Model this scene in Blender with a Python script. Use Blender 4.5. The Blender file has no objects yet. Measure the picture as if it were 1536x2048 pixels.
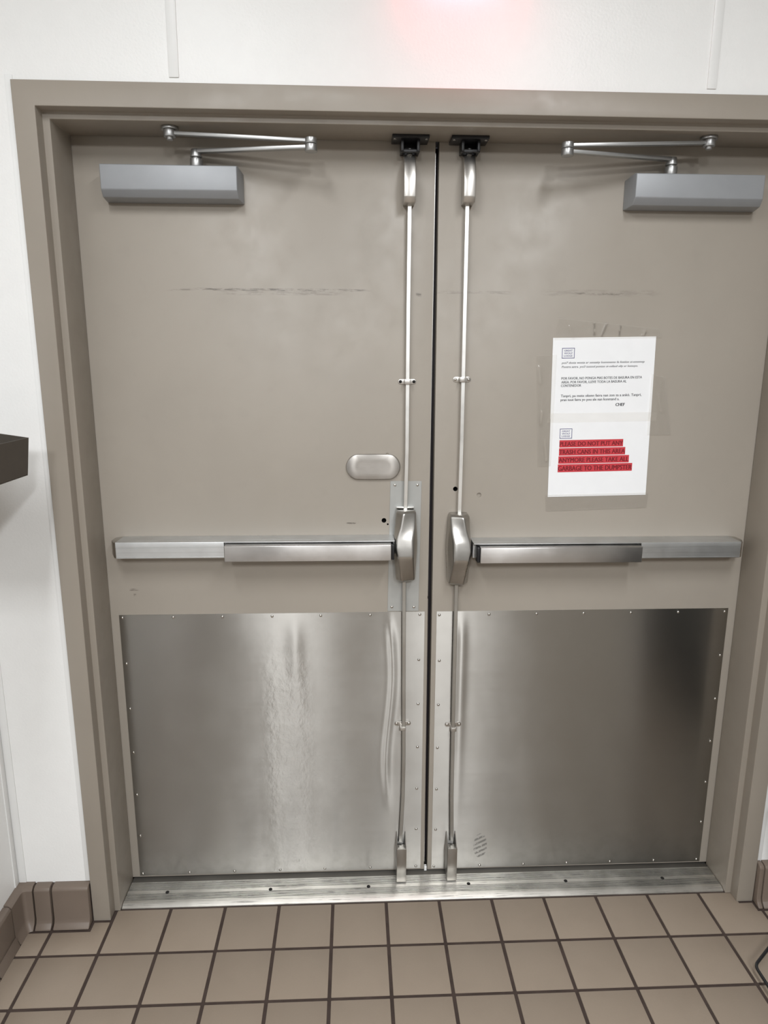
import bpy, bmesh, math, random
from mathutils import Vector, Matrix
random.seed(7)
S = bpy.context.scene
C = S.collection

# ------------------------------------------------------------------ camera
cd = bpy.data.cameras.new('camera'); cam = bpy.data.objects.new('camera', cd); C.objects.link(cam)
cd.sensor_fit = 'VERTICAL'; cd.sensor_height = 36.0; cd.lens = 24.197; cd.clip_start = .02
cam.matrix_world = Matrix(((0.999065, 0.005261, -0.042923, -0.21885),
                           (-0.043066, 0.210933, -0.976551, -1.91016),
                           (0.003917, 0.977486, 0.210963, 1.59935),
                           (0, 0, 0, 1)))
S.camera = cam
# ------------------------------------------------------------------ light
S.view_settings.view_transform = 'Standard'; S.view_settings.look = 'None'
S.view_settings.exposure = 0.20; S.view_settings.gamma = 1.0; S.view_settings.use_curve_mapping = False
w = bpy.data.worlds.new('world'); S.world = w; w.use_nodes = True
w.node_tree.nodes['Background'].inputs[0].default_value = (.02, .02, .022, 1)


def area(name, loc, sx, sy, power, col, rot=(0, 0, 0)):
    l = bpy.data.lights.new(name, 'AREA'); l.shape = 'RECTANGLE'; l.size = sx; l.size_y = sy
    l.energy = power; l.color = col
    o = bpy.data.objects.new(name, l); C.objects.link(o); o.location = loc; o.rotation_euler = rot
    return o


LC = (.968, .984, 1)
area('ceiling_and_fill_lamp', (-.81, -1.95, 2.98), .21, 1.2, 21, LC)
area('ceiling_and_fill_lamp', (.56, -1.95, 2.98), .21, 1.2, 25, LC)
area('ceiling_and_fill_lamp', (-.81, -4.6, 2.98), .28, 1.2, 98, LC)  # far pair, added as fill to brighten the lower doors and wall
area('ceiling_and_fill_lamp', (.56, -4.6, 2.98), .28, 1.2, 98, LC)  # the other added fill lamp of the far pair
area('exit_sign_lamp', (.025, -.172, 2.462), .17, .02, .46, (1, .05, .08), (math.radians(25), 0, 0))


# ------------------------------------------------------------------ node helpers
class NT:
    def __init__(s, name):
        s.m = bpy.data.materials.new(name); s.m.use_nodes = True
        s.t = s.m.node_tree; s.n = s.t.nodes
        s.b = s.n['Principled BSDF']; s.out = s.n['Material Output']

    def node(s, ty, **k):
        n = s.n.new(ty)
        for a, v in k.items(): setattr(n, a, v)
        return n

    def put(s, sock, v):
        if hasattr(v, 'is_output'): s.t.links.new(v, sock)
        else: sock.default_value = v

    def math(s, op, a, b=None, c=None, clamp=False):
        n = s.node('ShaderNodeMath', operation=op, use_clamp=clamp)
        s.put(n.inputs[0], a)
        if b is not None: s.put(n.inputs[1], b)
        if c is not None: s.put(n.inputs[2], c)
        return n.outputs[0]

    def geo(s):
        return s.node('ShaderNodeNewGeometry').outputs['Position']

    def xyz(s, v):
        n = s.node('ShaderNodeSeparateXYZ'); s.put(n.inputs[0], v); return n.outputs

    def mapv(s, v, scale=(1, 1, 1), loc=(0, 0, 0)):
        n = s.node('ShaderNodeMapping'); s.put(n.inputs['Vector'], v)
        n.inputs['Scale'].default_value = scale; n.inputs['Location'].default_value = loc
        return n.outputs[0]

    def noise(s, v, scale, detail=3, rough=.55):
        n = s.node('ShaderNodeTexNoise'); s.put(n.inputs['Vector'], v)
        n.inputs['Scale'].default_value = scale; n.inputs['Detail'].default_value = detail
        n.inputs['Roughness'].default_value = rough
        return n.outputs[0]

    def ramp(s, v, a, b, lo=0., hi=1.):
        n = s.node('ShaderNodeMapRange'); n.interpolation_type = 'SMOOTHSTEP'
        s.put(n.inputs[0], v)
        for i, q in enumerate((a, b, lo, hi)): n.inputs[1 + i].default_value = q
        return n.outputs[0]

    def mix(s, f, a, b):
        n = s.node('ShaderNodeMix', data_type='RGBA')
        s.put(n.inputs[0], f)
        s.put(n.inputs[6], (*a, 1) if isinstance(a, tuple) and len(a) == 3 else a)
        s.put(n.inputs[7], (*b, 1) if isinstance(b, tuple) and len(b) == 3 else b)
        return n.outputs[2]

    def bump(s, h, strength, dist=.002):
        n = s.node('ShaderNodeBump'); s.put(n.inputs['Height'], h)
        n.inputs['Strength'].default_value = strength; n.inputs['Distance'].default_value = dist
        s.t.links.new(n.outputs[0], s.b.inputs['Normal']); return n

    def set(s, **k):
        for a, v in k.items():
            s.put(s.b.inputs[a.replace('_', ' ')], (*v, 1) if isinstance(v, tuple) and len(v) == 3 else v)
        return s

    def band(s, c, centre, half, soft):
        d = s.math('ABSOLUTE', s.math('SUBTRACT', c, centre))
        return s.ramp(d, half, half + soft, 1, 0)


def mul(N, *a):
    r = a[0]
    for q in a[1:]: r = N.math('MULTIPLY', r, q)
    return r


def paint(name, col, rough=.42, scuffs=None, bumpy=.12):
    N = NT(name); g = N.geo(); x = N.xyz(g)
    n1 = N.noise(g, 2.2, 4); n2 = N.noise(g, 14, 4)
    c = N.mix(N.ramp(n1, .35, .65), tuple(v * .97 for v in col), tuple(v * 1.03 for v in col))
    c = N.mix(N.math('MULTIPLY', N.ramp(n2, .55, .8), .12), c, tuple(v * .72 for v in col))
    if scuffs:
        for (z, x0, x1, half, amt) in scuffs:
            wob = N.math('MULTIPLY_ADD', N.noise(N.mapv(g, (14, 1, 6)), 1, 3), .008, -.004)
            zz = N.math('ADD', x[2], wob)
            m = N.band(zz, z, half, half * 1.2)
            sf = min(.05, abs(x1 - x0) * .4); ex = N.band(x[0], (x0 + x1) / 2, abs(x1 - x0) / 2 - sf / 2, sf)
            spots = N.ramp(N.noise(N.mapv(g, (26, 1, 120)), 1, 4, .7), .40, .62)
            c = N.mix(mul(N, m, ex, spots, amt), c, (.11, .095, .08))
    N.set(Base_Color=c, Roughness=N.ramp(n2, .3, .7, rough - .05, rough + .06), Specular_IOR_Level=.45)
    h = N.noise(g, 420, 2)
    N.bump(h, bumpy, .0006)
    return N.m


def steel(name, col=(.52, .50, .475), rough=.36, aniso=.9, wave=0., brush=.25, dirt_shade=None, rot=.25, var=1., dents=False):
    N = NT(name); g = N.geo(); x = N.xyz(g)
    br = N.noise(N.mapv(g, (3, 40, 900)), 1, 3)
    blot = N.noise(g, 7, 4, .6)
    c = N.mix(N.ramp(blot, .35, .7), tuple(v * (1 - .07 * var) for v in col), tuple(v * (1 + .05 * var) for v in col))
    r = N.math('ADD', N.ramp(blot, .3, .7, rough - .03 * var, rough + .05 * var), N.math('MULTIPLY_ADD', br, .08, -.04))
    if dirt_shade: c, r = dirt_shade(N, g, x, c, r)
    N.set(Base_Color=c, Metallic=1.0, Roughness=r, Anisotropic=aniso, Anisotropic_Rotation=rot)
    tg = N.node('ShaderNodeTangent', direction_type='UV_MAP'); tg.uv_map = 'UVMap'
    N.t.links.new(tg.outputs[0], N.b.inputs['Tangent'])
    if wave:
        big = N.noise(N.mapv(g, (5.5, 1, 1.6)), 1, 2)
        mid = N.noise(N.mapv(g, (26, 1, 15)), 1, 3)
        h = N.math('ADD', N.math('MULTIPLY', big, .8), N.math('MULTIPLY', mid, wave * .35))
        if dents:
            col = mul(N, N.band(x[0], -.425, .035, .06), N.ramp(x[2], .88, .62, 0, 1))
            h = N.math('ADD', h, mul(N, N.noise(N.mapv(g, (1, 1, .7)), 34, 4, .6), col, 1.5))
        N.bump(h, .25, .002)
    elif brush:
        N.bump(br, brush * .2, .0002)
    return N.m


def plain(name, col, rough=.5, metal=0., spec=.5, noise=.04, bump=0., bscale=200):
    N = NT(name); g = N.geo()
    n = N.noise(g, 18, 3)
    c = N.mix(N.ramp(n, .3, .7), tuple(v * (1 - noise) for v in col), tuple(min(1, v * (1 + noise)) for v in col))
    N.set(Base_Color=c, Roughness=rough, Metallic=metal, Specular_IOR_Level=spec)
    if bump: N.bump(N.noise(g, bscale, 2), bump, .001)
    return N.m


def dirt_left(N, g, x, c, r):
    d = N.noise(N.mapv(g, (1, 1, 1), (3, 0, 1)), 16, 5, .65)
    col = mul(N, N.band(x[0], -.42, .05, .16), N.ramp(x[2], .25, .75, 1, .35))
    m = mul(N, N.ramp(d, .54, .66), col, .6)
    low = mul(N, N.ramp(x[2], .02, .16, 1, 0), N.ramp(N.noise(g, 30, 4), .4, .7), .35)
    c = N.mix(N.math('MAXIMUM', m, low), c, (.30, .285, .26))
    r = N.math('ADD', r, N.math('MULTIPLY', m, .12))
    return c, r


def dirt_right(N, g, x, c, r):
    low = mul(N, N.ramp(x[2], .02, .22, 1, 0), N.ramp(N.noise(g, 22, 5), .4, .7), .4)
    c = N.mix(low, c, (.33, .315, .29))
    # the dark ribbed print of a shoe tip
    dx = N.math('DIVIDE', N.math('SUBTRACT', x[0], .1765), .022)
    dz = N.math('DIVIDE', N.math('SUBTRACT', x[2], .096), .045)
    rr = N.math('ADD', N.math('MULTIPLY', dx, dx), N.math('MULTIPLY', dz, dz))
    st = N.math('SINE', N.math('MULTIPLY', N.math('SUBTRACT', x[2], N.math('MULTIPLY', x[0], .5)), 2 * math.pi / .0165))
    m = mul(N, N.ramp(rr, .8, 1.1, 1, 0), N.ramp(st, -.1, .3), N.ramp(N.noise(g, 160, 2), .32, .5), .75)
    c = N.mix(m, c, (.10, .095, .085))
    return c, N.math('ADD', r, N.math('MULTIPLY', m, .15))


def dirt_shade_sill(N, g, x, c, r):
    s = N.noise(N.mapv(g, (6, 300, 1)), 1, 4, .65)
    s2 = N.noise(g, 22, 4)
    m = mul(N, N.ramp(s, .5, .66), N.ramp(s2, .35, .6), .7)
    m = N.math('MAXIMUM', m, mul(N, N.ramp(x[2], .0066, .0076, 1, 0), N.ramp(x[1], -.101, -.0985), N.ramp(s2, .25, .55, .5, .95)))  # darker towards the bottom of the flutes
    m = N.math('MAXIMUM', m, mul(N, N.ramp(x[1], -.021, -.016), .9))  # rear band: shade under the doors painted in, along with dirt
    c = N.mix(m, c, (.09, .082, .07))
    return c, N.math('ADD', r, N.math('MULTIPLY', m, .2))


TAUPE = (.372, .335, .288)
M = {}
M['door_l'] = paint('door_paint_left', TAUPE, .40, [(1.789, -.634, -.188, .0016, .85), (1.786, -.70, -.64, .0012, .5), (1.782, -.56, -.25, .004, .35), (1.1545, -.240, -.217, .0014, 2.), (.963, -.862, -.838, .002, .7), (.947, -.853, -.846, .002, .7), (1.779, -.052, -.038, .003, .7)])
M['door_r'] = paint('door_paint_right', TAUPE, .40, [(1.786, .0, .21, .0022, .35), (1.785, .38, .50, .0016, .6), (1.787, .30, .60, .005, .2)])
M['frame'] = paint('frame_paint', (.318, .282, .238), .40)
M['kick_l'] = steel('brushed_steel_left', (.435, .424, .40), .33, 1., .3, var=.3, dirt_shade=dirt_left, dents=True)
M['kick_r'] = steel('brushed_steel_right', (.45, .438, .412), .335, 1., .05, var=.3, dirt_shade=dirt_right)
M['steel'] = steel('satin_steel', (.56, .54, .51), .34, .6)
M['oval'] = steel('satin_steel_plate', (.40, .38, .355), .34, .85)
M['pad'] = steel('satin_steel_pad', (.56, .545, .53), .36, .8)
M['alu'] = steel('extruded_aluminium', (.66, .67, .67), .42, .5)
M['case'] = steel('cast_satin_steel', (.46, .445, .42), .31, 0., brush=0)
M['rod'] = steel('bright_rod', (.86, .855, .83), .40, 0.)
M['rodlow'] = steel('grey_rod', (.50, .495, .47), .42, .2)
M['closer'] = plain('silver_paint', (.32, .332, .348), .42, .2, .5, .02, .05, 500)
M['arm'] = plain('arm_metal', (.40, .40, .395), .36, .85)
M['black'] = plain('black_metal', (.012, .012, .014), .38)
M['dark'] = plain('hole_dark', (.01, .009, .008), .8)
M['rubber'] = plain('seal_rubber', (.050, .044, .052), .4)
M['plate'] = plain('grey_plate_paint', (.44, .445, .43), .42, .25, .5, .03)
M['screw'] = plain('screw_metal', (.66, .64, .60), .25, 1.)
M['wall'] = plain('white_wall_panel', (.86, .862, .85), .38, 0, .4, .008, .35, 160)
M['strip'] = plain('white_plastic_strip', (.84, .845, .835), .35, 0, .45, .008)
M['ceil'] = plain('ceiling_board', (.55, .55, .53), .8)
M['far'] = plain('far_wall_paint', (.28, .275, .26), .6)
M['paper'] = plain('paper', (.92, .93, .945), .6, 0, .3, .01)
M['ink'] = plain('ink_grey', (.09, .09, .10), .7)
M['inkb'] = plain('ink_black', (.02, .02, .025), .7)
M['inkp'] = plain('ink_violet', (.13, .12, .27), .7)
M['inkr'] = plain('ink_dark_red', (.20, .008, .015), .7)
M['red'] = plain('red_marker', (.62, .045, .06), .6)
M['sill'] = steel('worn_sill_aluminium', (.80, .78, .73), .42, .7, dirt_shade=dirt_shade_sill)
M['tray'] = plain('tray_metal', (.085, .073, .060), .42, .3, .5, .08)
M['grout'] = plain('dark_grout', (.062, .045, .038), .9, 0, .2, .15, .4, 300)


def tile_mat(name, col):
    N = NT(name); g = N.geo()
    ob = N.node('ShaderNodeObjectInfo').outputs['Random']
    a = N.mix(ob, tuple(v * .95 for v in col), tuple(v * 1.05 for v in col))
    n = N.noise(g, 9, 4); f = N.noise(g, 260, 2)
    a = N.mix(N.math('MULTIPLY', N.ramp(n, .4, .75), .18), a, tuple(v * .75 for v in col))
    a = N.mix(N.math('MULTIPLY', N.ramp(f, .35, .65), .10), a, tuple(v * .8 for v in col))
    N.set(Base_Color=a, Roughness=.45, Specular_IOR_Level=.4)
    N.bump(f, .12, .0005)
    return N.m


M['tile'] = tile_mat('quarry_tile', (.30, .244, .190))
M['btile'] = tile_mat('base_tile', (.178, .140, .112))

N = NT('clear_tape'); g = N.geo()
tr = N.node('ShaderNodeBsdfTransparent'); tr.inputs[0].default_value = (.985, .978, .965, 1)
gl = N.node('ShaderNodeBsdfGlossy'); gl.inputs['Roughness'].default_value = .12; gl.inputs[0].default_value = (1, 1, 1, 1)
fr = N.node('ShaderNodeFresnel'); fr.inputs[0].default_value = 1.33
mx = N.node('ShaderNodeMixShader')
N.t.links.new(fr.outputs[0], mx.inputs[0]); df = N.node('ShaderNodeBsdfDiffuse'); df.inputs[0].default_value = (.9, .88, .84, 1)
m0 = N.node('ShaderNodeMixShader'); m0.inputs[0].default_value = .085
N.t.links.new(tr.outputs[0], m0.inputs[1]); N.t.links.new(df.outputs[0], m0.inputs[2])
N.t.links.new(m0.outputs[0], mx.inputs[1]); N.t.links.new(gl.outputs[0], mx.inputs[2])
N.t.links.new(mx.outputs[0], N.out.inputs[0]); M['tape'] = N.m


# ------------------------------------------------------------------ geometry helpers
def tag(o, label=None, cat=None, group=None, kind=None):
    if label: o['label'] = label
    if cat: o['category'] = cat
    if group: o['group'] = group
    if kind: o['kind'] = kind
    return o


def empty(name, loc):
    o = bpy.data.objects.new(name, None); C.objects.link(o); o.location = loc
    o.empty_display_size = .05
    return o


def wloc(o):
    v = Vector((0, 0, 0))
    while o: v += Vector(o.location); o = o.parent
    return v


class MB:
    """collects shapes, in room coordinates (metres), for ONE mesh object"""

    def __init__(s):
        s.bm = bmesh.new()

    def poly(s, pts, faces):
        vs = [s.bm.verts.new(p) for p in pts]
        for f in faces: s.bm.faces.new([vs[i] for i in f])
        return vs

    def box(s, x0, x1, y0, y1, z0, z1):
        p = [(x, y, z) for x in (x0, x1) for y in (y0, y1) for z in (z0, z1)]
        s.poly(p, [(0, 1, 3, 2), (4, 6, 7, 5), (0, 4, 5, 1), (2, 3, 7, 6), (0, 2, 6, 4), (1, 5, 7, 3)])
        return s

    def loft(s, rings, caps=True):
        n = len(rings[0]); vs = [[s.bm.verts.new(p) for p in r] for r in rings]
        for a, b in zip(vs, vs[1:]):
            for i in range(n):
                j = (i + 1) % n
                s.bm.faces.new((a[i], a[j], b[j], b[i]))
        if caps:
            s.bm.faces.new(vs[0][::-1]); s.bm.faces.new(vs[-1])
        return s

    def prism(s, pts, d):
        d = Vector(d)
        return s.loft([pts, [Vector(p) + d for p in pts]])

    def cyl(s, a, b, r, n=16, r2=None):
        a, b = Vector(a), Vector(b); t = (b - a).normalized()
        u = t.orthogonal().normalized(); v = t.cross(u)
        r2 = r if r2 is None else r2
        f = lambda c, q: [c + (u * math.cos(2 * math.pi * i / n) + v * math.sin(2 * math.pi * i / n)) * q for i in range(n)]
        return s.loft([f(a, r), f(b, r2)])

    def tube(s, pts, r, n=10):
        pts = [Vector(p) for p in pts]; rings = []
        u = None
        for i, p in enumerate(pts):
            t = (pts[min(i + 1, len(pts) - 1)] - pts[max(i - 1, 0)]).normalized()
            u = (t.orthogonal() if u is None else u - t * u.dot(t)).normalized(); v = t.cross(u)
            rings.append([p + (u * math.cos(2 * math.pi * k / n) + v * math.sin(2 * math.pi * k / n)) * r for k in range(n)])
        return s.loft(rings)

    def bar(s, pts, w, h):
        """rectangular section bar: w across (X or Y side), h the other way; section axes chosen per point"""
        pts = [Vector(p) for p in pts]; rings = []
        for i, p in enumerate(pts):
            t = (pts[min(i + 1, len(pts) - 1)] - pts[max(i - 1, 0)]).normalized()
            b = Vector((0, 1, 0)) if abs(t.y) < .9 else Vector((0, 0, 1))
            u = t.cross(b).normalized(); v = u.cross(t).normalized()
            rings.append([p + u * w / 2 * a + v * h / 2 * c for a, c in ((-1, -1), (1, -1), (1, 1), (-1, 1))])
        return s.loft(rings)

    def build(s, name, mat, parent=None, bevel=0., seg=2, smooth=35, limit=25, tagd=None):
        bm = s.bm
        bmesh.ops.recalc_face_normals(bm, faces=bm.faces)
        if bevel:
            es = [e for e in bm.edges if len(e.link_faces) == 2 and e.calc_face_angle(0) > math.radians(limit)]
            bmesh.ops.bevel(bm, geom=es, offset=bevel, segments=seg, affect='EDGES', profile=.5, clamp_overlap=True)
        xs = [v.co.copy() for v in bm.verts]
        lo = Vector([min(c[i] for c in xs) for i in range(3)]); hi = Vector([max(c[i] for c in xs) for i in range(3)])
        org = Vector(((lo.x + hi.x) / 2, (lo.y + hi.y) / 2, (lo.z + hi.z) / 2))
        if parent is None: org.z = lo.z
        uv = bm.loops.layers.uv.new('UVMap')
        for f in bm.faces:
            n = f.normal
            ax = max(range(3), key=lambda i: abs(n[i]))
            for l in f.loops:
                c = l.vert.co
                l[uv].uv = ((c.y, c.z), (c.x, c.z), (c.x, c.y))[ax]
        for v in bm.verts: v.co -= org
        me = bpy.data.meshes.new(name); bm.to_mesh(me); bm.free()
        me.materials.append(mat)
        if smooth:
            me.polygons.foreach_set('use_smooth', [True] * len(me.polygons))
            me.set_sharp_from_angle(angle=math.radians(smooth))
        o = bpy.data.objects.new(name, me); C.objects.link(o)
        if parent is not None:
            o.parent = parent; o.location = org - wloc(parent)
        else:
            o.location = org
        return o


def clone(o, parent, loc):
    c = o.copy(); C.objects.link(c); c.parent = parent; c.location = Vector(loc) - wloc(parent)
    return c


def screw_mesh(r=.0042):
    b = MB()
    n = 10
    rings = []
    for q, y in ((1, 0), (.95, -.0012), (.7, -.0022), (.3, -.0027)):
        rings.append([(r * q * math.cos(2 * math.pi * i / n), y, r * q * math.sin(2 * math.pi * i / n)) for i in range(n)])
    b.loft(rings)
    return b


SCREW = {}


def screws(parent, pts, y, r=.0042, name='screw', mat='screw'):
    for (x, z) in pts:
        key = (r, mat)
        if key not in SCREW:
            o = screw_mesh(r).build(name, M[mat], parent, 0, smooth=50)
            o.location = Vector((x, y - .00135, z)) - wloc(parent); SCREW[key] = o
        else:
            o = SCREW[key].copy(); C.objects.link(o); o.name = name; o.parent = parent
            o.location = Vector((x, y - .00135, z)) - wloc(parent)


# ------------------------------------------------------------------ the setting
WY = -.145          # wall face
FY = -.158          # frame face
b = MB().box(-2.72, 2.02, -8.1, .12, -.12, -.002)
floor = tag(b.build('floor', M['grout'], smooth=0), kind='structure')
PT, TX, TY = .16106, -.7733, -.1163
JW = .0045
for j in range(0, 13):
    for k in range(-3, 13):
        x0, x1 = TX + k * PT + JW, TX + (k + 1) * PT - JW
        y1, y0 = TY - j * PT - JW, TY - (j + 1) * PT + JW
        x0 = max(x0, -1.160)
        if j == 0 and (k < -2 or k > 10): y1 = -.196
        if x1 - x0 < .01: continue
        z = random.uniform(-.0005, .0005)
        if j == 0 and k == -2:      # cut round the base tile and the foot of the jamb
            pts = [(x0, y0), (x1, y0), (x1, -.1635), (-.984, -.1635), (-.984, -.196), (x0, -.196)]
        elif j == 0 and k == 10:
            pts = [(x0, y0), (x1, y0), (x1, -.196), (.984, -.196), (.984, -.1635), (.9440, -.1635), (.9440, y1), (x0, y1)]
        else: pts = [(x0, y0), (x1, y0), (x1, y1), (x0, y1)]
        b = MB(); b.prism([(x, y, -.008) for x, y in pts], (0, 0, .008 + z)); b.build('tile', M['tile'], floor, .0016, 2)
b = MB()
for j in range(0, 49):
    for k in range(-3, 17):
        if j < 13 and k < 13: continue
        x0, x1 = max(TX + k * PT + JW, -1.160), min(TX + (k + 1) * PT - JW, 1.86)
        y1, y0 = TY - j * PT - JW, TY - (j + 1) * PT + JW
        if j == 0: y1 = -.196
        if y0 < -7.9: continue
        b.box(x0, x1, y0, y1, -.008, 0)
tag(b.build('tile_field', M['tile'], floor, smooth=0), kind='stuff')

HT = 3.0
b = MB().box(-1.195, -.984, WY, .1, 0, HT).box(.984, 1.9, WY, .1, 0, HT).box(-.984, .984, WY, .1, 2.217, HT)
wall_back = tag(b.build('wall_back', M['wall'], smooth=0), kind='structure')
for x0 in (-.6362, .6172):
    lean = .002
    MB().prism([(x0, WY - .003, 2.2355), (x0 + .0225, WY - .003, 2.2355), (x0 + .0225 + lean, WY - .003, HT), (x0 + lean, WY - .003, HT)], (0, .004, 0)) \
        .build('divider_strip', M['strip'], wall_back, .0012, 2)
MB().box(-1.195, -1.172, WY - .003, WY + .001, .128, HT).build('corner_strip', M['strip'], wall_back, .0012, 2)
MB().box(-1.004, -.987, WY - .003, WY + .001, .128, 2.235).build('edge_strip', M['strip'], wall_back, .0012, 2)
MB().box(.987, 1.006, WY - .003, WY + .001, .134, 2.235).build('edge_strip', M['strip'], wall_back, .0012, 2)
wall_left = tag(MB().box(-1.315, -1.195, -2.0, .1, 0, HT).build('wall_left', M['wall'], smooth=0), kind='structure')
tag(MB().box(-2.72, -2.6, -8.0, -1.9, 0, HT).box(-2.6, -1.316, -1.99, -1.9, 0, HT).build('wall_left_passage', M['far'], smooth=0), kind='structure')
MB().box(-1.196, -1.192, WY - .024, WY - .004, .128, HT).build('corner_strip', M['strip'], wall_left, .0012, 2)
tag(MB().box(1.9, 2.02, -8.0, .1, 0, HT).build('wall_right', M['far'], smooth=0), kind='structure')
tag(MB().box(-2.72, 2.02, -8.1, -8.0, 0, HT).build('wall_front', M['far'], smooth=0), kind='structure')
tag(MB().box(-2.72, 2.02, -8.1, .12, HT, HT + .08).build('ceiling', M['ceil'], smooth=0), kind='structure')

# door frame: one pressed-steel profile swept round the opening
prof = [(0, 0, .10), (0, 0, FY), (.0495, .0535, FY), (.0495, .0535, -.122), (.066, .0695, -.122), (.066, .0695, -.0012), (.0495, .0535, -.0012), (.0495, .0535, .10)]
XO, ZO = .988, 2.2215
rings = [[(-XO + d, y, 0) for d, t, y in prof], [(-XO + d, y, ZO - t) for d, t, y in prof],
         [(XO - d, y, ZO - t) for d, t, y in prof], [(XO - d, y, 0) for d, t, y in prof]]
b = MB(); b.loft(rings)
frame = tag(b.build('trim_1', M['frame'], None, .0018, 3), 'taupe painted steel frame around the double doors', None, None, 'structure')

# cove base tiles
def cove_x(x0, x1, zt, yb=WY, toe=.045):
    pr = [(yb + .002, 0), (yb - toe, 0), (yb - toe + .003, .005), (yb - toe + .012, .014), (yb - toe + .016, .026), (yb - .027, zt - .010), (yb - .023, zt - .003), (yb - .015, zt), (yb + .002, zt)]
    return MB().loft([[(x, y, z) for y, z in pr] for x in (x0, x1)])


def cove_y(y0, y1, zt, xb=-1.195, toe=.036):
    pr = [(xb - .002, 0), (xb + toe, 0), (xb + toe - .003, .005), (xb + toe - .010, .03), (xb + toe - .013, .026), (xb + .022, zt - .010), (xb + .018, zt - .003), (xb + .012, zt), (xb - .002, zt)]
    return MB().loft([[(x, y, z) for x, z in pr] for y in (y0, y1)])


base_b = tag(MB().box(-1.172, -.990, WY - .014, WY + .01, 0, .124).box(.990, 1.89, WY - .014, WY + .01, 0, .128).build('baseboard_back', M['grout'], smooth=0), kind='structure')
cove_x(-1.143, -1.0985, .1265).build('base_tile', M['btile'], base_b, .0015, 2)
cove_x(-1.0925, -.9905, .1265).build('base_tile', M['btile'], base_b, .0025, 3)
cove_x(.9895, 1.0035, .1335).build('base_tile', M['btile'], base_b, .0025, 3)
for i in range(6):
    cove_x(1.0065 + i * .1505, min(1.0065 + i * .1505 + .1465, 1.885), .1335).build('base_tile', M['btile'], base_b, .0015, 2)
base_l = tag(MB().box(-1.2, -1.181, -2, WY - .05, 0, .120).build('baseboard_left', M['grout'], smooth=0), kind='structure')
# inside-corner piece
cp = [(-1.197, WY + .002), (-1.147, WY + .002)]
rings = []
for z, k in ((0, .045), (.006, .041), (.016, .033), (.03, .029), (.118, .027), (.1265, .018), (.128, .010)):
    x0, y0 = -1.197, WY + .002
    pts = [(x0, y0), (x0, -.235), (x0 + k * .85, -.235)]
    rad = .010
    cx, cy = x0 + k * .85 + rad, WY - k - rad
    for a in range(5):
        an = math.pi - a * math.pi / 8
        pts.append((cx + rad * math.cos(an), cy + rad * math.sin(an)))
    pts += [(-1.1475, WY - k), (-1.1475, y0)]
    rings.append([(x, y, z) for x, y in pts])
b = MB(); b.loft(rings); b.build('corner_tile', M['btile'], base_b, 0, smooth=40)
y = -.239
for i in range(11):
    cove_y(y - .105 if i == 0 else y - .148, y, .1265).build('base_tile', M['btile'], base_l, .0015, 2)
    y -= (.105 if i == 0 else .148) + .005

# ------------------------------------------------------------------ doors
def cut_holes(obj, holes, depthmat):
    dg = None
    for (x, z, r, d) in holes:
        c = MB().cyl((x, -.01, z), (x, d, z), r, 20).build('cut', depthmat, None, smooth=0)
        m = obj.modifiers.new('b', 'BOOLEAN'); m.object = c; m.operation = 'DIFFERENCE'; m.solver = 'EXACT'
        m.material_mode = 'TRANSFER'
    bpy.context.view_layer.update()
    dg = bpy.context.evaluated_depsgraph_get()
    me = bpy.data.meshes.new_from_object(obj.evaluated_get(dg))
    cuts = [m.object for m in obj.modifiers]
    obj.modifiers.clear(); old = obj.data; obj.data = me; me.name = old.name
    for c in cuts: bpy.data.objects.remove(c)


door_l = MB().prism([(-.936, 0, .0135), (-.0020, 0, .0135), (-.0062, 0, 1.0), (-.0065, 0, 2.160), (-.936, 0, 2.160)], (0, .044, 0)).build('door_1', M['door_l'], None, .0012, 2)
cut_holes(door_l, [(-.1349, 1.1622, .0068, .03), (-.124, 1.151, .0026, .02)], M['dark'])  # hole walls coloured near-black in place of the shade inside
tag(door_l, 'left taupe steel door leaf with an oval plate and dented kick plate', 'door', None, 'structure')
door_r = MB().prism([(.0085, 0, .0115), (.0075, 0, 1.0), (.0030, 0, 2.160), (.936, 0, 2.160), (.936, 0, .0115)], (0, .044, 0)).build('door_2', M['door_r'], None, .0012, 2)
cut_holes(door_r, [(.0672, 1.2526, .0066, .03)], M['dark'])  # near-black walls stand for the shade in this deep hole
cut_holes(door_r, [(.1354, 1.2347, .0066, .005)], M['door_r'])
tag(door_r, 'right taupe steel door leaf carrying the paper notice', 'door', None, 'structure')
# meeting stile: dark seal; metal strips added for the bright reflected line in the gap
MB().box(-.0135, .012, .0445, .056, .02, 2.15).build('seal_strip', M['rubber'], door_r, .0015, 2)
MB().prism([(-.0055, .012, .93), (-.0038, .012, .93), (-.0040, .012, 2.13), (-.0060, .012, 2.13)], (0, .030, 0)).build('edge_glint_strip', M['rod'], door_l, .0004, 1)
MB().prism([(-.0015, .014, .03), (.0010, .014, .03), (-.0030, .014, .92), (-.0055, .014, .92)], (0, .030, 0)).build('edge_glint_strip', M['steel'], door_l, .0004, 1)
MB().box(-.0015, .0065, -.002, .010, .0085, .0240).build('daylight_block', M['strip'], door_l, .001, 1)  # white block standing in for daylight leaking through the gap


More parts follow.
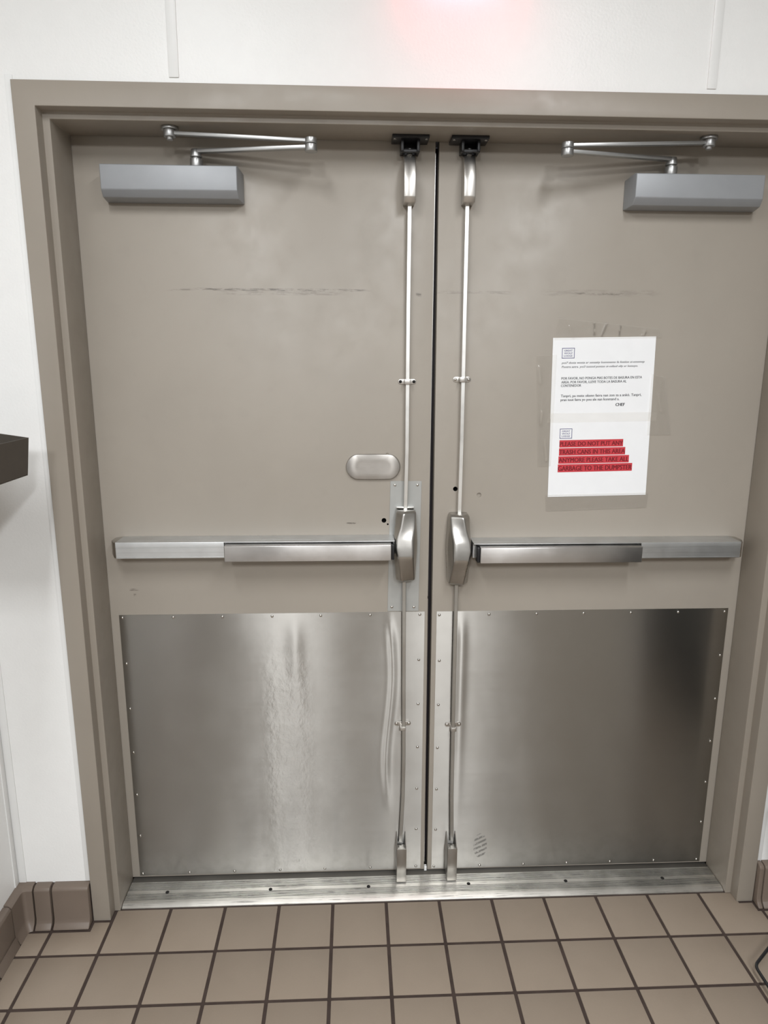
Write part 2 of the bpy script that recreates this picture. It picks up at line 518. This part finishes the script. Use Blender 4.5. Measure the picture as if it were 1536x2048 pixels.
def kick(door, x0, x1, z0, z1, mat, sgn):
    # a thin sheet with a slightly uneven surface, screwed down along its edges
    nx, nz = 170, 44
    bm = MB(); grid = []
    rnd = random.Random(3 if sgn < 0 else 5)
    ph = [rnd.uniform(0, 6.28) for _ in range(6)]
    for i in range(nx + 1):
        col = []
        for k in range(nz + 1):
            u, v = i / nx, k / nz
            e = min(u, 1 - u, v, 1 - v); f = min(1, e * 9)
            d = .0004 * math.sin(u * 9 + ph[0] + .8 * v) + .00025 * math.sin(u * 21 + ph[1] + 2 * v) + .0002 * math.sin(v * 7 + ph[2])
            X, Z = x0 + (x1 - x0) * u, z0 + (z1 - z0) * v
            if sgn < 0:
                xr = -.116 + .010 * math.sin(Z * 10.5 + .6); d += .0026 * math.exp(-((X - xr) / .011) ** 2) * min(1, max(0, (Z - .22) * 6))
                d += .0016 * math.exp(-((X + .395) / .022) ** 2) * min(1, max(0, (Z - .5) * 3.2)) * max(0, 1 - e * 0)
            else:
                d += .0022 * math.exp(-((X - .098) / .013) ** 2) * min(1, max(0, (Z - .1) * 2))
            col.append(bm.bm.verts.new((x0 + (x1 - x0) * u, -.0016 - .0007 * f - d * f * .8, z0 + (z1 - z0) * v)))
        grid.append(col)
    for i in range(nx):
        for k in range(nz): bm.bm.faces.new((grid[i][k], grid[i + 1][k], grid[i + 1][k + 1], grid[i][k + 1]))
    rim = [grid[i][0] for i in range(nx + 1)] + [grid[nx][k] for k in range(1, nz + 1)] + [grid[i][nz] for i in range(nx - 1, -1, -1)] + [grid[0][k] for k in range(nz - 1, 0, -1)]
    back = [bm.bm.verts.new((p.co.x, -.0001, p.co.z)) for p in rim]
    for i in range(len(rim)):
        j = (i + 1) % len(rim)
        bm.bm.faces.new((rim[i], back[i], back[j], rim[j]))
    return bm.build('kick_plate', mat, door, 0, smooth=50)


kl = kick(door_l, -.8990, -.0140, .0190, .8868, M['kick_l'], -1)
kl['label'] = 'dented brushed steel kick plate'
kr = kick(door_r, .0215, .8990, .0165, .8868, M['kick_r'], 1)
kr['label'] = 'brushed steel kick plate with a shoe print'
zz = [.736, .5925, .4485, .3055, .1625]
xs = [-.8898, -.7445, -.6036, -.4602, -.3187, -.1745, -.0282]
screws(kl, [(x, .8785) for x in xs] + [(-.8885, z) for z in zz] + [(-.0292, z) for z in zz] + [(x, .0275) for x in xs], -.0022)
xs = [.0295, .1770, .3185, .4600, .6025, .7465, .8885]
screws(kr, [(x, .8765) for x in xs] + [(.0325, z - .004) for z in zz] + [(.8900, z) for z in zz] + [(x, .0250) for x in xs], -.0022)

# oval blank plate
b = MB(); rings = []
for q, yy in ((1, -.0001), (1, -.0065), (.97, -.0085), (.90, -.0095), (.5, -.0092)):
    L, R = .0400, .0358
    pts = []
    for i in range(32):
        a = 2 * math.pi * i / 32
        cx = L if math.cos(a) > 0 else -L
        if abs(math.cos(a)) < 1e-6: cx = 0
        pts.append((-.1657 + cx * (1 if q > .8 else .7) + R * q * math.cos(a), yy, 1.3170 + R * q * math.sin(a)))
    rings.append(pts)
b.loft(rings)
ov = b.build('oval_plate', M['oval'], door_l, 0, smooth=40)
ov['label'] = 'oval satin steel blank plate'
b = MB().cyl((-.1265, -.004, 1.3500), (-.1265, -.0005, 1.3530), .004, 10); b.build('set_screw', M['screw'], ov, 0)

# ------------------------------------------------------------------ threshold
pr = [(.06, -.0015), (-.1150, -.0015), (-.1150, .0012), (-.1040, .0072)]
y = -.1000
i = 0
while y < -.022:
    flute = -.0955 < y < -.070 or -.056 < y < -.026
    if flute:
        pr += [(y, .0080), (y + .0022, .0080), (y + .0024, .0048), (y + .0044, .0048)]
        y += .0046
    else:
        pr += [(y, .0080)]; y += .006
pr += [(-.018, .0080), (-.0150, .0070), (.06, .0070)]
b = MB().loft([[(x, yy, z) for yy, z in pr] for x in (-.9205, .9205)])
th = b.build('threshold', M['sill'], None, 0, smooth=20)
tag(th, 'worn fluted aluminium threshold strip below the double doors', 'threshold')
sc = []
for x in (-.7993, -.4843, -.1812, .1320, .4399, .7503):
    MB().cyl((x, -.0620, .0070), (x, -.0620, .0092), .0062, 12, .0052).build('screw', M['dark'], th, 0)

# ------------------------------------------------------------------ door closers
def closer(sg, label):
    """sg = -1 the left door, +1 the right one"""
    root = empty('door_closer', (sg * .668, 0, 2.0))
    tag(root, label, 'door closer')
    if sg < 0: xb0, xb1, xf0, xf1, dz = -.842, -.4965, -.838, -.5050, 0
    else: xb0, xb1, xf0, xf1, dz = .4905, .842, .4990, .832, -.0015
    def ring(x0, x1, ):  # profile in YZ at one end
        return None
    P = [(0, 2.069, 0), (-.050, 2.0755, .7), (-.060, 2.0735, 1), (-.060, 2.0165, 1), (-.046, 2.0000, .8), (-.012, 1.9965, .2), (0, 1.9965, 0)]
    b = MB()
    b.loft([[(xb0 + (xf0 - xb0) * t, y, z + dz) for y, z, t in P], [(xb1 + (xf1 - xb1) * t, y, z + dz) for y, z, t in P]])
    b.build('body_cover', M['closer'], root, .0022, 3)
    # spindle and main arm
    sx = -.6060 if sg < 0 else .5935
    ex = -.3177 if sg < 0 else .3003
    hx = -.6567 if sg < 0 else .6650
    ez = 2.1150; EY = -.120
    b = MB().cyl((sx, -.040, 2.070), (sx, -.040, 2.092), .0155, 20).cyl((sx, -.040, 2.092), (sx, -.040, 2.0975), .0095, 20)
    b.build('spindle', M['arm'], root, .001, 2)
    d = sg
    b = MB()
    b.cyl((sx, -.040, 2.0960), (sx, -.040, 2.1145), .0150, 20, .0115)
    A = Vector((sx - d * .004, -.042, 2.1095)); B = Vector((ex + d * .012, EY, 2.1015))
    b.loft([[p + Vector((0, o, h)) for o, h in ((-.0085 * q, -.0045), (.0085 * q, -.0045), (.0085 * q, .0045), (-.0085 * q, .0045))] for p, q in ((A, 1.1), (A.lerp(B, .25), .9), (B, .85))])
    b.cyl((ex, EY, 2.0915), (ex, EY, 2.1075), .0150, 20)
    b.build('main_arm', M['arm'], root, .0012, 2)
    b = MB()
    b.cyl((ex, EY, 2.1085), (ex, EY, 2.1220), .0145, 20)
    A = Vector((ex + d * .006, EY, 2.1155)); B = Vector((hx - d * .004, -.085, 2.1370))
    b.loft([[p + Vector((0, o, h)) for o, h in ((-.0065, -.0042), (.0065, -.0042), (.0065, .0042), (-.0065, .0042))] for p in (A, B)])
    b.cyl((hx, -.085, 2.1280), (hx, -.085, 2.1440), .0145, 20)
    b.build('forearm', M['arm'], root, .0012, 2)
    b = MB()
    b.cyl((hx, -.080, 2.1445), (hx, -.080, 2.1518), .021, 24)
    b.cyl((hx, -.085, 2.1215), (hx, -.085, 2.1450), .0078, 16)
    b.build('shoe', M['arm'], root, .0015, 2)
    return root


closer(-1, 'silver door closer with folded arm on the left door')
closer(1, 'silver door closer with folded arm on the right door, above the notice')


# ------------------------------------------------------------------ exit devices
def exit_device(sg, label):
    L = sg < 0
    root = empty('exit_device', (sg * .49, 0, 1.0))
    tag(root, label, 'panic bar')
    X = lambda a: sg * a
    def bx(m, a0, a1, y0, y1, z0, z1):
        m.box(min(X(a0), X(a1)), max(X(a0), X(a1)), y0, y1, z0, z1); return m
    if L: xi, xo, p0, p1, zt, zb = .108, .8690, .1178, .5735, 1.1205, 1.0750
    else: xi, xo, p0, p1, zt, zb = .113, .8740, .1285, .5840, 1.1100, 1.0640
    # rail: base channel, lip above the pad, and the ribbed cover beyond the pad
    b = MB()
    bx(b, xi, xo, -.052, -.0003, zb, zt); bx(b, xi, p1 + .004, -.070, -.052, zt - .0030, zt)
    rail = b.build('rail', M['alu'], root, .0006, 1)
    b = MB()
    z0, z1 = zb, zt
    pts = [(-.0522, z1), (-.0700, z1), (-.0705, z1 - .0015), (-.0705, z1 - .0145), (-.0692, z1 - .0150), (-.0692, z1 - .0165), (-.0700, z1 - .0170), (-.0700, z0 + .0165), (-.0692, z0 + .0160), (-.0692, z0 + .0030), (-.0705, z0 + .0025), (-.0700, z0), (-.0522, z0)]
    b.loft([[(X(a), y, z) for y, z in pts] for a in (p1 + .0032, xo)])
    b.build('rail_cover', M['alu'], root, 0, smooth=20)
    b = MB()   # chamfered end cap
    b.loft([[(X(a), y, z) for y, z in ((0, zb + i), (-.0705 + q, zb + i), (-.0705 + q, zt - i), (0, zt - i))] for a, q, i in ((xo, 0, 0), (xo + .006, .003, .001), (xo + .022, .035, .003))])
    b.build('end_cap', M['steel'], root, .0012, 2)
    pz0, pz1 = zt - .0520, zt - .0070
    b = MB(); bx(b, p0, p1, -.090, -.0530, pz0, pz1)
    b.build('push_pad', M['pad'], root, .0022, 3)
    b = MB(); bx(b, p0 - .008, p0 - .0002, -.086, -.0530, pz0 + .001, pz1 - .001); b.build('pad_end_guide', M['black'], root, .002, 2)
    b = MB(); bx(b, xi + .002, p1 + .003, -.0560, -.0522, zt - .0068, zt - .0033); b.build('slot_shade_strip', M['black'], root, 0)  # black strip standing in for the shade in the slot
    # latch case, faceted
    xc, zc = (-.0748, 1.0960) if L else (.0766, 1.0840)
    T = [  # z, (uo base),(uo shoulder u,y),(r1 u,y),(r2 u,y),(ui shoulder u,y),(ui base)
        (-.1040, .023, (.022, -.030), (.010, -.046), (-.022, -.034), (-.0245, -.024), -.0245),
        (-.0980, .027, (.027, -.036), (.012, -.054), (-.0265, -.040), (-.0285, -.030), -.029),
        (-.0250, .032, (.032, -.038), (.0245, -.0760), (-.0190, -.0775), (-.032, -.036), -.034),
        (.0020, .034, (.034, -.038), (.0315, -.0715), (-.0190, -.0740), (-.033, -.036), -.035),
        (.0270, .033, (.033, -.038), (.0290, -.0665), (-.0190, -.0680), (-.032, -.036), -.034),
        (.0560, .030, (.030, -.037), (.0175, -.0625), (-.0250, -.0560), (-.0305, -.034), -.031),
        (.0960, .0275, (.0275, -.036), (.0080, -.0570), (-.0270, -.0400), (-.0285, -.030), -.029),
        (.1020, .024, (.023, -.028), (.0060, -.0490), (-.0235, -.0340), (-.0250, -.024), -.0245)]
    b = MB(); rings = []
    for z, ub, s1, r1, r2, s2, ib in T:
        row = [(ub, 0), s1, r1, r2, s2, (ib, 0)]
        rings.append([(xc + sg * u, y, zc + z) for u, y in row])
    b.loft(rings)
    bmesh.ops.recalc_face_normals(b.bm, faces=b.bm.faces)
    cl = b.bm.edges.layers.float.new('crease_edge')
    for ed in b.bm.edges:
        an = ed.calc_face_angle(0)
        ed[cl] = .9 if an > .35 else .84 if an > .09 else 0.
    case = b.build('latch_case', M['case'], root, 0, smooth=180)
    md = case.modifiers.new('round', 'SUBSURF'); md.levels = md.render_levels = 3
    case['label'] = 'faceted satin steel latch case'
    # light grey cover plate behind the left case
    if L:
        b = MB().prism([(-.1173, -.0002, 1.2760), (-.0290, -.0002, 1.2756), (-.0325, -.0002, .8888), (-.1234, -.0002, .8893)], (0, -.0014, 0))
        pl = b.build('cover_plate', M['plate'], root, .0005, 1)
        pl['label'] = 'light grey painted cover plate'
        screws(pl, [(-.1045, 1.2644), (-.0408, 1.2648), (-.1109, .9026), (-.0462, .9018)], -.0016)
        MB().prism([(-.1010, -.0016, 1.1960), (-.0510, -.0016, 1.1950), (-.0510, -.018, 1.2010), (-.1010, -.018, 1.2010)], (0, 0, .0045)).build('chassis_tab', M['rod'], root, .001, 2)
    # vertical rods
    if L:
        up = [(-.0728, 2.006), (-.0735, 1.74), (-.0728, 1.37), (-.0755, 1.185)]
        lo = [(-.0770, 1.005), (-.0745, .65), (-.0725, .42), (-.0735, .290), (-.0800, .130)]
    else:
        up = [(.0762, 2.008), (.0772, 1.74), (.0788, 1.39), (.0780, 1.175)]
        lo = [(.0752, .990), (.0758, .65), (.0785, .290), (.0825, .130)]
    RY = -.016
    MB().bar([(x, RY, z) for x, z in up], .0105, .0095).build('top_rod', M['rod'], root, .0008, 1)
    MB().bar([(x, RY, z) for x, z in lo], .0105, .0095).build('bottom_rod', M['rodlow'], root, .0008, 1)
    # rod guides
    for gi, (gx, gz) in enumerate(((-.0730, 1.5510), (-.0755, .5300)) if L else ((.0772, 1.5575), (.0785, .5240))):
        yb = -.0002 if gi == 0 else -.0032
        b = MB(); pts = []
        for i in range(24):
            a = 2 * math.pi * i / 24
            pts.append((gx + (.0175 if math.cos(a) > 0 else -.0175) + .0072 * math.cos(a), yb, gz + .0072 * math.sin(a)))
        b.prism(pts, (0, -.0022, 0))
        if gi == 0: b.box(gx - .0085, gx + .0085, -.0252, yb, gz - .0068, gz + .0072)
        else: b.box(gx - .0085, gx + .0080, -.0235, yb, gz - .0145, gz - .0035)
        g = b.build('rod_guide', M['steel'], root, .0008, 2)
        screws(g, [(gx - .0185, gz), (gx + .0185, gz)], yb - .0022, .0044, mat='dark' if (gi == 0 and L) else 'screw')
    # top latch and its strike
    tx, tz = (-.0746, 0) if L else (.0770, .0022)
    P = [(-.0002, 2.1150), (-.0240, 2.1150), (-.0360, 2.1000), (-.0440, 2.0830), (-.0492, 2.0640), (-.0515, 2.0500), (-.0490, 2.0120), (-.0430, 1.9985), (-.0002, 1.9985)]
    MB().prism([(tx - .0148, y, z + tz) for y, z in P], (.0296, 0, 0)).build('top_latch', M['steel'], root, .0016, 2, limit=20)
    b = MB(); x0, x1 = (-.1205, -.0285) if L else (.0270, .1205)
    b.box(x0, x1, -.062, -.004, 2.1440, 2.1515)
    b.box(tx - .0235, tx - .0165, -.050, -.003, 2.117 + tz, 2.1442)
    b.box(tx + .0165, tx + .0235, -.050, -.003, 2.117 + tz, 2.1442)
    b.box(tx - .0165, tx + .0165, -.012, -.003, 2.117 + tz, 2.1442)
    b.box(tx - .0235, tx + .0235, -.046, -.036, 2.1155 + tz, 2.1225 + tz)
    st = b.build('strike', M['black'], root, .001, 2)
    for q in (x0 + .007, x1 - .007):
        MB().cyl((q, -.052, 2.1442), (q, -.052, 2.1425), .0035, 10).build('screw', M['screw'], st, 0)
    MB().cyl((tx, -.022, 2.113 + tz), (tx, -.022, 2.130 + tz), .008, 14, .006).build('latch_bolt', M['arm'], root, .001, 1)
    # bottom latch: open channel with sloping sides
    bx0 = -.0930 if L else .0655
    bx1 = bx0 + .0298
    zf, zb_, z0 = .1290, .1560, .0125
    if not L: zf -= .003; zb_ -= .003
    b = MB()
    for q in (bx0, bx1 - .0025):
        b.prism([(q, -.0030, z0), (q, -.0500, z0), (q, -.0500, zf), (q, -.0300, zf + .006), (q, -.0030, zb_)], (.0025, 0, 0))
    b.box(bx0, bx1, -.0525, -.0500, z0, zf)
    b.box(bx0 + .0025, bx1 - .0025, -.0500, -.0250, zf - .0180, zf - .0030)
    bl = b.build('bottom_latch', M['case'], root, .0008, 2)
    return root


exit_device(-1, 'left steel panic bar with vertical rods, latch case on a grey cover plate')
exit_device(1, 'right steel panic bar with vertical rods, mounted below the paper notice')

# ------------------------------------------------------------------ paper notice
TH = math.radians(1.1)
def PP(u, v, d=0.):
    return Vector((.3238 + u * math.cos(TH) + v * math.sin(TH), -.0008 - d, 1.6692 + u * math.sin(TH) - v * math.cos(TH)))


notice = empty('notice', PP(.14, .22))
tag(notice, 'white paper notice in red highlight and black print taped to the right door', 'notice')


def sheet(u0, u1, v0, v1, d, bend):
    b = MB(); rows = []
    for j in range(9):
        t = j / 8
        rows.append([b.bm.verts.new(PP(u0 + (u1 - u0) * i / 8, v0 + (v1 - v0) * t, d + bend * math.sin(math.pi * t) ** 2)) for i in range(9)])
    bk = [[b.bm.verts.new(v.co + Vector((0, .0003, 0))) for v in r] for r in rows]
    for j in range(8):
        for i in range(8):
            b.bm.faces.new((rows[j][i], rows[j][i + 1], rows[j + 1][i + 1], rows[j + 1][i]))
            b.bm.faces.new((bk[j][i], bk[j + 1][i], bk[j + 1][i + 1], bk[j][i + 1]))
    for i in range(8):
        b.bm.faces.new((rows[0][i], bk[0][i], bk[0][i + 1], rows[0][i + 1])); b.bm.faces.new((rows[8][i], rows[8][i + 1], bk[8][i + 1], bk[8][i]))
        b.bm.faces.new((rows[i][0], rows[i + 1][0], bk[i + 1][0], bk[i][0])); b.bm.faces.new((rows[i][8], bk[i][8], bk[i + 1][8], rows[i + 1][8]))
    return b.build('sheet', M['paper'], notice, 0, smooth=50)


s1 = sheet(0, .2852, 0, .2195, .0004, .0)
s2 = sheet(.0005, .2845, .2165, .4412, .0010, .0)
s1['label'] = 'sheet with black print in three paragraphs'
s2['label'] = 'sheet with red highlighted capitals'


def text(body, u0, u1, v0, v1, mat, parent, bold=0., shear=0., d=.0007, name='text_line'):
    cu = bpy.data.curves.new('t', 'FONT'); cu.body = body; cu.size = 1; cu.shear = shear; cu.resolution_u = 2
    o = bpy.data.objects.new('t', cu); C.objects.link(o)
    bpy.context.view_layer.update()
    me = bpy.data.meshes.new_from_object(o.evaluated_get(bpy.context.evaluated_depsgraph_get()))
    bpy.data.objects.remove(o)
    xs = [v.co.x for v in me.vertices]; xa, xb = min(xs), max(xs)
    cap = .70     # cap height of the built-in font
    b = MB()
    hgt = v1 - v0
    for k in (-1, 0, 1):
        vs = []
        for v in me.vertices:
            u = u0 + (v.co.x - xa) / (xb - xa) * (u1 - u0) + k * bold * hgt
            vv = v1 - v.co.y / cap * hgt
            vs.append(b.bm.verts.new(PP(u, vv, d + .00002 * k)))
        for p in me.polygons:
            try: b.bm.faces.new([vs[i] for i in p.vertices])
            except ValueError: pass
    o = b.build(name, mat, parent, 0, smooth=0)
    # print faces the room
    if o.data.polygons and sum(p.normal.y * p.area for p in o.data.polygons) > 0: o.data.flip_normals()
    return o


def logo(u0, v0, sz, parent, d):
    t = .0016; h = sz * .80
    b = MB()
    for a in ((u0, u0 + sz, v0, v0 + t), (u0, u0 + sz, v0 + h - t, v0 + h), (u0, u0 + t, v0, v0 + h), (u0 + sz - t, u0 + sz, v0, v0 + h)):
        q = [PP(a[0], a[2], d), PP(a[1], a[2], d), PP(a[1], a[3], d), PP(a[0], a[3], d)]
        b.poly(q, [(3, 2, 1, 0)])
    b.build('logo_border', M['inkp'], parent, 0, smooth=0)
    for i, s in enumerate(('GREAT', 'WOLF', 'LODGE')):
        v = v0 + h * (.17 + .25 * i)
        text(s, u0 + sz * .17, u0 + sz * .83, v, v + h * .17, M['inkp'], parent, .03, 0, d, 'logo_text')


logo(.0260, .0272, .0350, s1, .0007)
TL = [('poi7 dosta wosta ar sensaity losmmemo fa fostlon si-ememep', .0262, .2570, .0640, .0695, .25, .03),
      ('Pootra astra. yoi3 tostod pontso si-osfasd oliy er lomeyo.', .0266, .2390, .0750, .0805, .25, .03),
      ('POR FAVOR, NO PONGA MAS BOTES DE BASURA EN ESTA', .0270, .2526, .1055, .1122, 0, .03),
      ('AREA. POR FAVOR, LLEVE TODA LA BASURA AL', .0274, .2097, .1158, .1225, 0, .03),
      ('CONTENEDOR', .0264, .0830, .1252, .1319, 0, .03),
      ('Tanpri, pa mete okenn fatra nan zon sa a ank\u00f2. Tanpri,', .0274, .2540, .1528, .1600, 0, .03),
      ('pran tout fatra yo pou ale nan konmand a.', .0273, .1920, .1635, .1707, 0, .03)]
for (s, u0, u1, v0, v1, sh, bo) in TL: text(s, u0, u1, v0, v1, M['ink'], s1, bo, sh)
text('CHEF', .1827, .2086, .1785, .1868, M['inkb'], s1, .05, .12)
logo(.0283, .2470, .0350, s2, .0013)
BL = [('PLEASE DO NOT PUT ANY', .0284, .2100, .2793, .3000), ('TRASH CANS IN THIS AREA', .0280, .2173, .3020, .3230),
      ('ANYMORE PLEASE TAKE ALL', .0272, .2293, .3248, .3460), ('GARBAGE TO THE DUMPSTER', .0262, .2397, .3478, .3702)]
for (s, u0, u1, v0, v1) in BL:
    q = [PP(u0, v0, .0013), PP(u1, v0, .0013), PP(u1, v1, .0013), PP(u0, v1, .0013)]
    b = MB(); b.poly(q, [(3, 2, 1, 0)]); b.build('highlight_bar', M['red'], s2, 0, smooth=0)
    text(s, u0 + .001, u1 - .001, v0 + .0045, v1 - .0040, M['inkr'], s2, .045, 0, .0016)
text('CHEF', .2059, .2319, .3985, .4065, M['inkb'], s2, .03, .15)


def tape(corners, seed, nu, nv, ridges, amp=.0006, lift=.0018):
    """clear packing tape: a thin film with creases standing up; corners in (u, v): TL, TR, BR, BL"""
    rnd = random.Random(seed); b = MB(); rows = []
    TLc, TRc, BRc, BLc = [Vector(c) for c in corners]
    for j in range(nv + 1):
        row = []
        for i in range(nu + 1):
            a, c = i / nu, j / nv
            p = TLc.lerp(TRc, a).lerp(BLc.lerp(BRc, a), c)
            d = amp * (math.sin(a * 17 + seed + 3 * c) * math.sin(c * 9 + seed * 2) * .5 + rnd.uniform(0, .25))
            for (x, wd, h, y0, y1, tilt) in ridges:
                if y0 <= c <= y1:
                    q = (a - x - tilt * (c - y0)) / wd
                    d += h * math.exp(-q * q)
            row.append(b.bm.verts.new(PP(p.x, p.y, lift + max(0, d))))
        rows.append(row)
    for j in range(nv):
        for i in range(nu): b.bm.faces.new((rows[j][i], rows[j][i + 1], rows[j + 1][i + 1], rows[j + 1][i]))
    return b.build('tape', M['tape'], notice, 0, smooth=60)


tape([(.012, -.052), (.292, -.020), (.300, .004), (.002, .006)], 1, 110, 16, [(.36, .006, .0060, 0, .72, .02), (.48, .005, .0070, 0, .75, -.05), (.62, .005, .0065, 0, .72, -.02), (.86, .012, .005, .2, .8, -.05), (.12, .01, .0015, .3, .9, .1)])
tape([(-.046, .045), (.012, .045), (.006, .352), (-.032, .352)], 2, 16, 90, [(.15, .06, .002, .1, .25, .5), (.3, .05, .003, .5, .62, -.5), (.5, .07, .0025, .75, .95, .8)])
tape([(.278, .10), (.318, .11), (.345, .270), (.276, .270)], 3, 14, 50, [(.5, .06, .002, .3, .6, .5)])
tape([(-.006, .2035), (.300, .2055), (.300, .2305), (-.010, .2300)], 4, 90, 8, [(.25, .03, .002, .0, .5, .1), (.5, .05, .002, .1, .6, .2), (.1, .03, .0025, .5, 1, .3)])
tape([(-.008, .434), (.292, .434), (.289, .478), (-.004, .482)], 5, 60, 8, [(.4, .01, .0008, .4, 1, 0)], .0003)

# ------------------------------------------------------------------ dark open tray on the left wall
tx0, tx1, ty0, ty1, tz0, tz1 = -1.1945, -.9630, -.92, -.300, 1.3430, 1.4305
root = empty('wall_tray', (-1.08, -.6, tz0))
tag(root, 'dark brown open metal tray fixed to the left wall', 'tray')
tb = tx1 - .0105      # the sides slope in towards the bottom; the ends rise towards the wall
MB().box(tx0 + .0021, tb, ty0, ty1, tz0, tz0 + .002).build('tray_bottom', M['tray'], root, .0005, 1)
MB().prism([(tb - .002, ty0, tz0 + .0021), (tb, ty0, tz0 + .0021), (tx1, ty0, tz1), (tx1 - .002, ty0, tz1)], (0, ty1 - ty0, 0)).build('side_panel', M['tray'], root, .0005, 1)
MB().box(tx0, tx0 + .002, ty0, ty1, tz0 + .0021, tz1 + .034).build('side_panel', M['tray'], root, .0006, 1)
for yy in (ty1 - .002, ty0):
    MB().prism([(tx0 + .0021, yy, tz0 + .0021), (tb - .0022, yy, tz0 + .0021), (tx1 - .0022, yy, tz1), (tx0 + .0021, yy, tz1 + .034)], (0, .002, 0)).build('end_panel', M['tray'], root, .0006, 1)

# ------------------------------------------------------------------ black foot loop at the frame edge, with an added unseen rack
root = empty('floor_rack', (1.15, -.75, 0))
tag(root, 'black bent round-bar foot at the right edge, with an added unseen rack body', 'rack')
pts = [(1.45, -.075 - .0, .025)]
pts = []
c = [(1.42, .02 - .24, .0245), (.851, -.405, .0245), (.835, -1.10, .0245), (1.42, -1.12, .0245)]
c = [(1.42, -.2150, .0245), (1.00, -.2900, .0245), (.848, -.4070, .0245), (.838, -1.10, .0245), (1.42, -1.12, .0245)]
out = []
for i, p in enumerate(c):
    p = Vector(p)
    if 0 < i < len(c) - 1:
        a, bb = Vector(c[i - 1]), Vector(c[i + 1]); r = .016
        p0 = p + (a - p).normalized() * r; p1 = p + (bb - p).normalized() * r
        for t in (0, .25, .5, .75, 1): out.append(p0.lerp(p, t).lerp(p.lerp(p1, t), t))
    else: out.append(p)
MB().tube(out, .0040, 12).build('foot_loop', M['black'], root, 0, smooth=60)
for (x, y) in ((1.42, -.215), (1.42, -1.12)):
    MB().tube([(x, y, .0), (x, y, .9)], .010, 12).build('post', M['black'], root, 0, smooth=60)
MB().box(.985, 1.255, -.84, -.68, .40, 1.20).build('dark_reflection_body', M['black'], root, .006, 2)  # unseen block, added for the dark reflection in the right kick plate
MB().box(.985, 1.43, -1.10, -.30, .380, .399).build('shelf', M['black'], root, .002, 1)
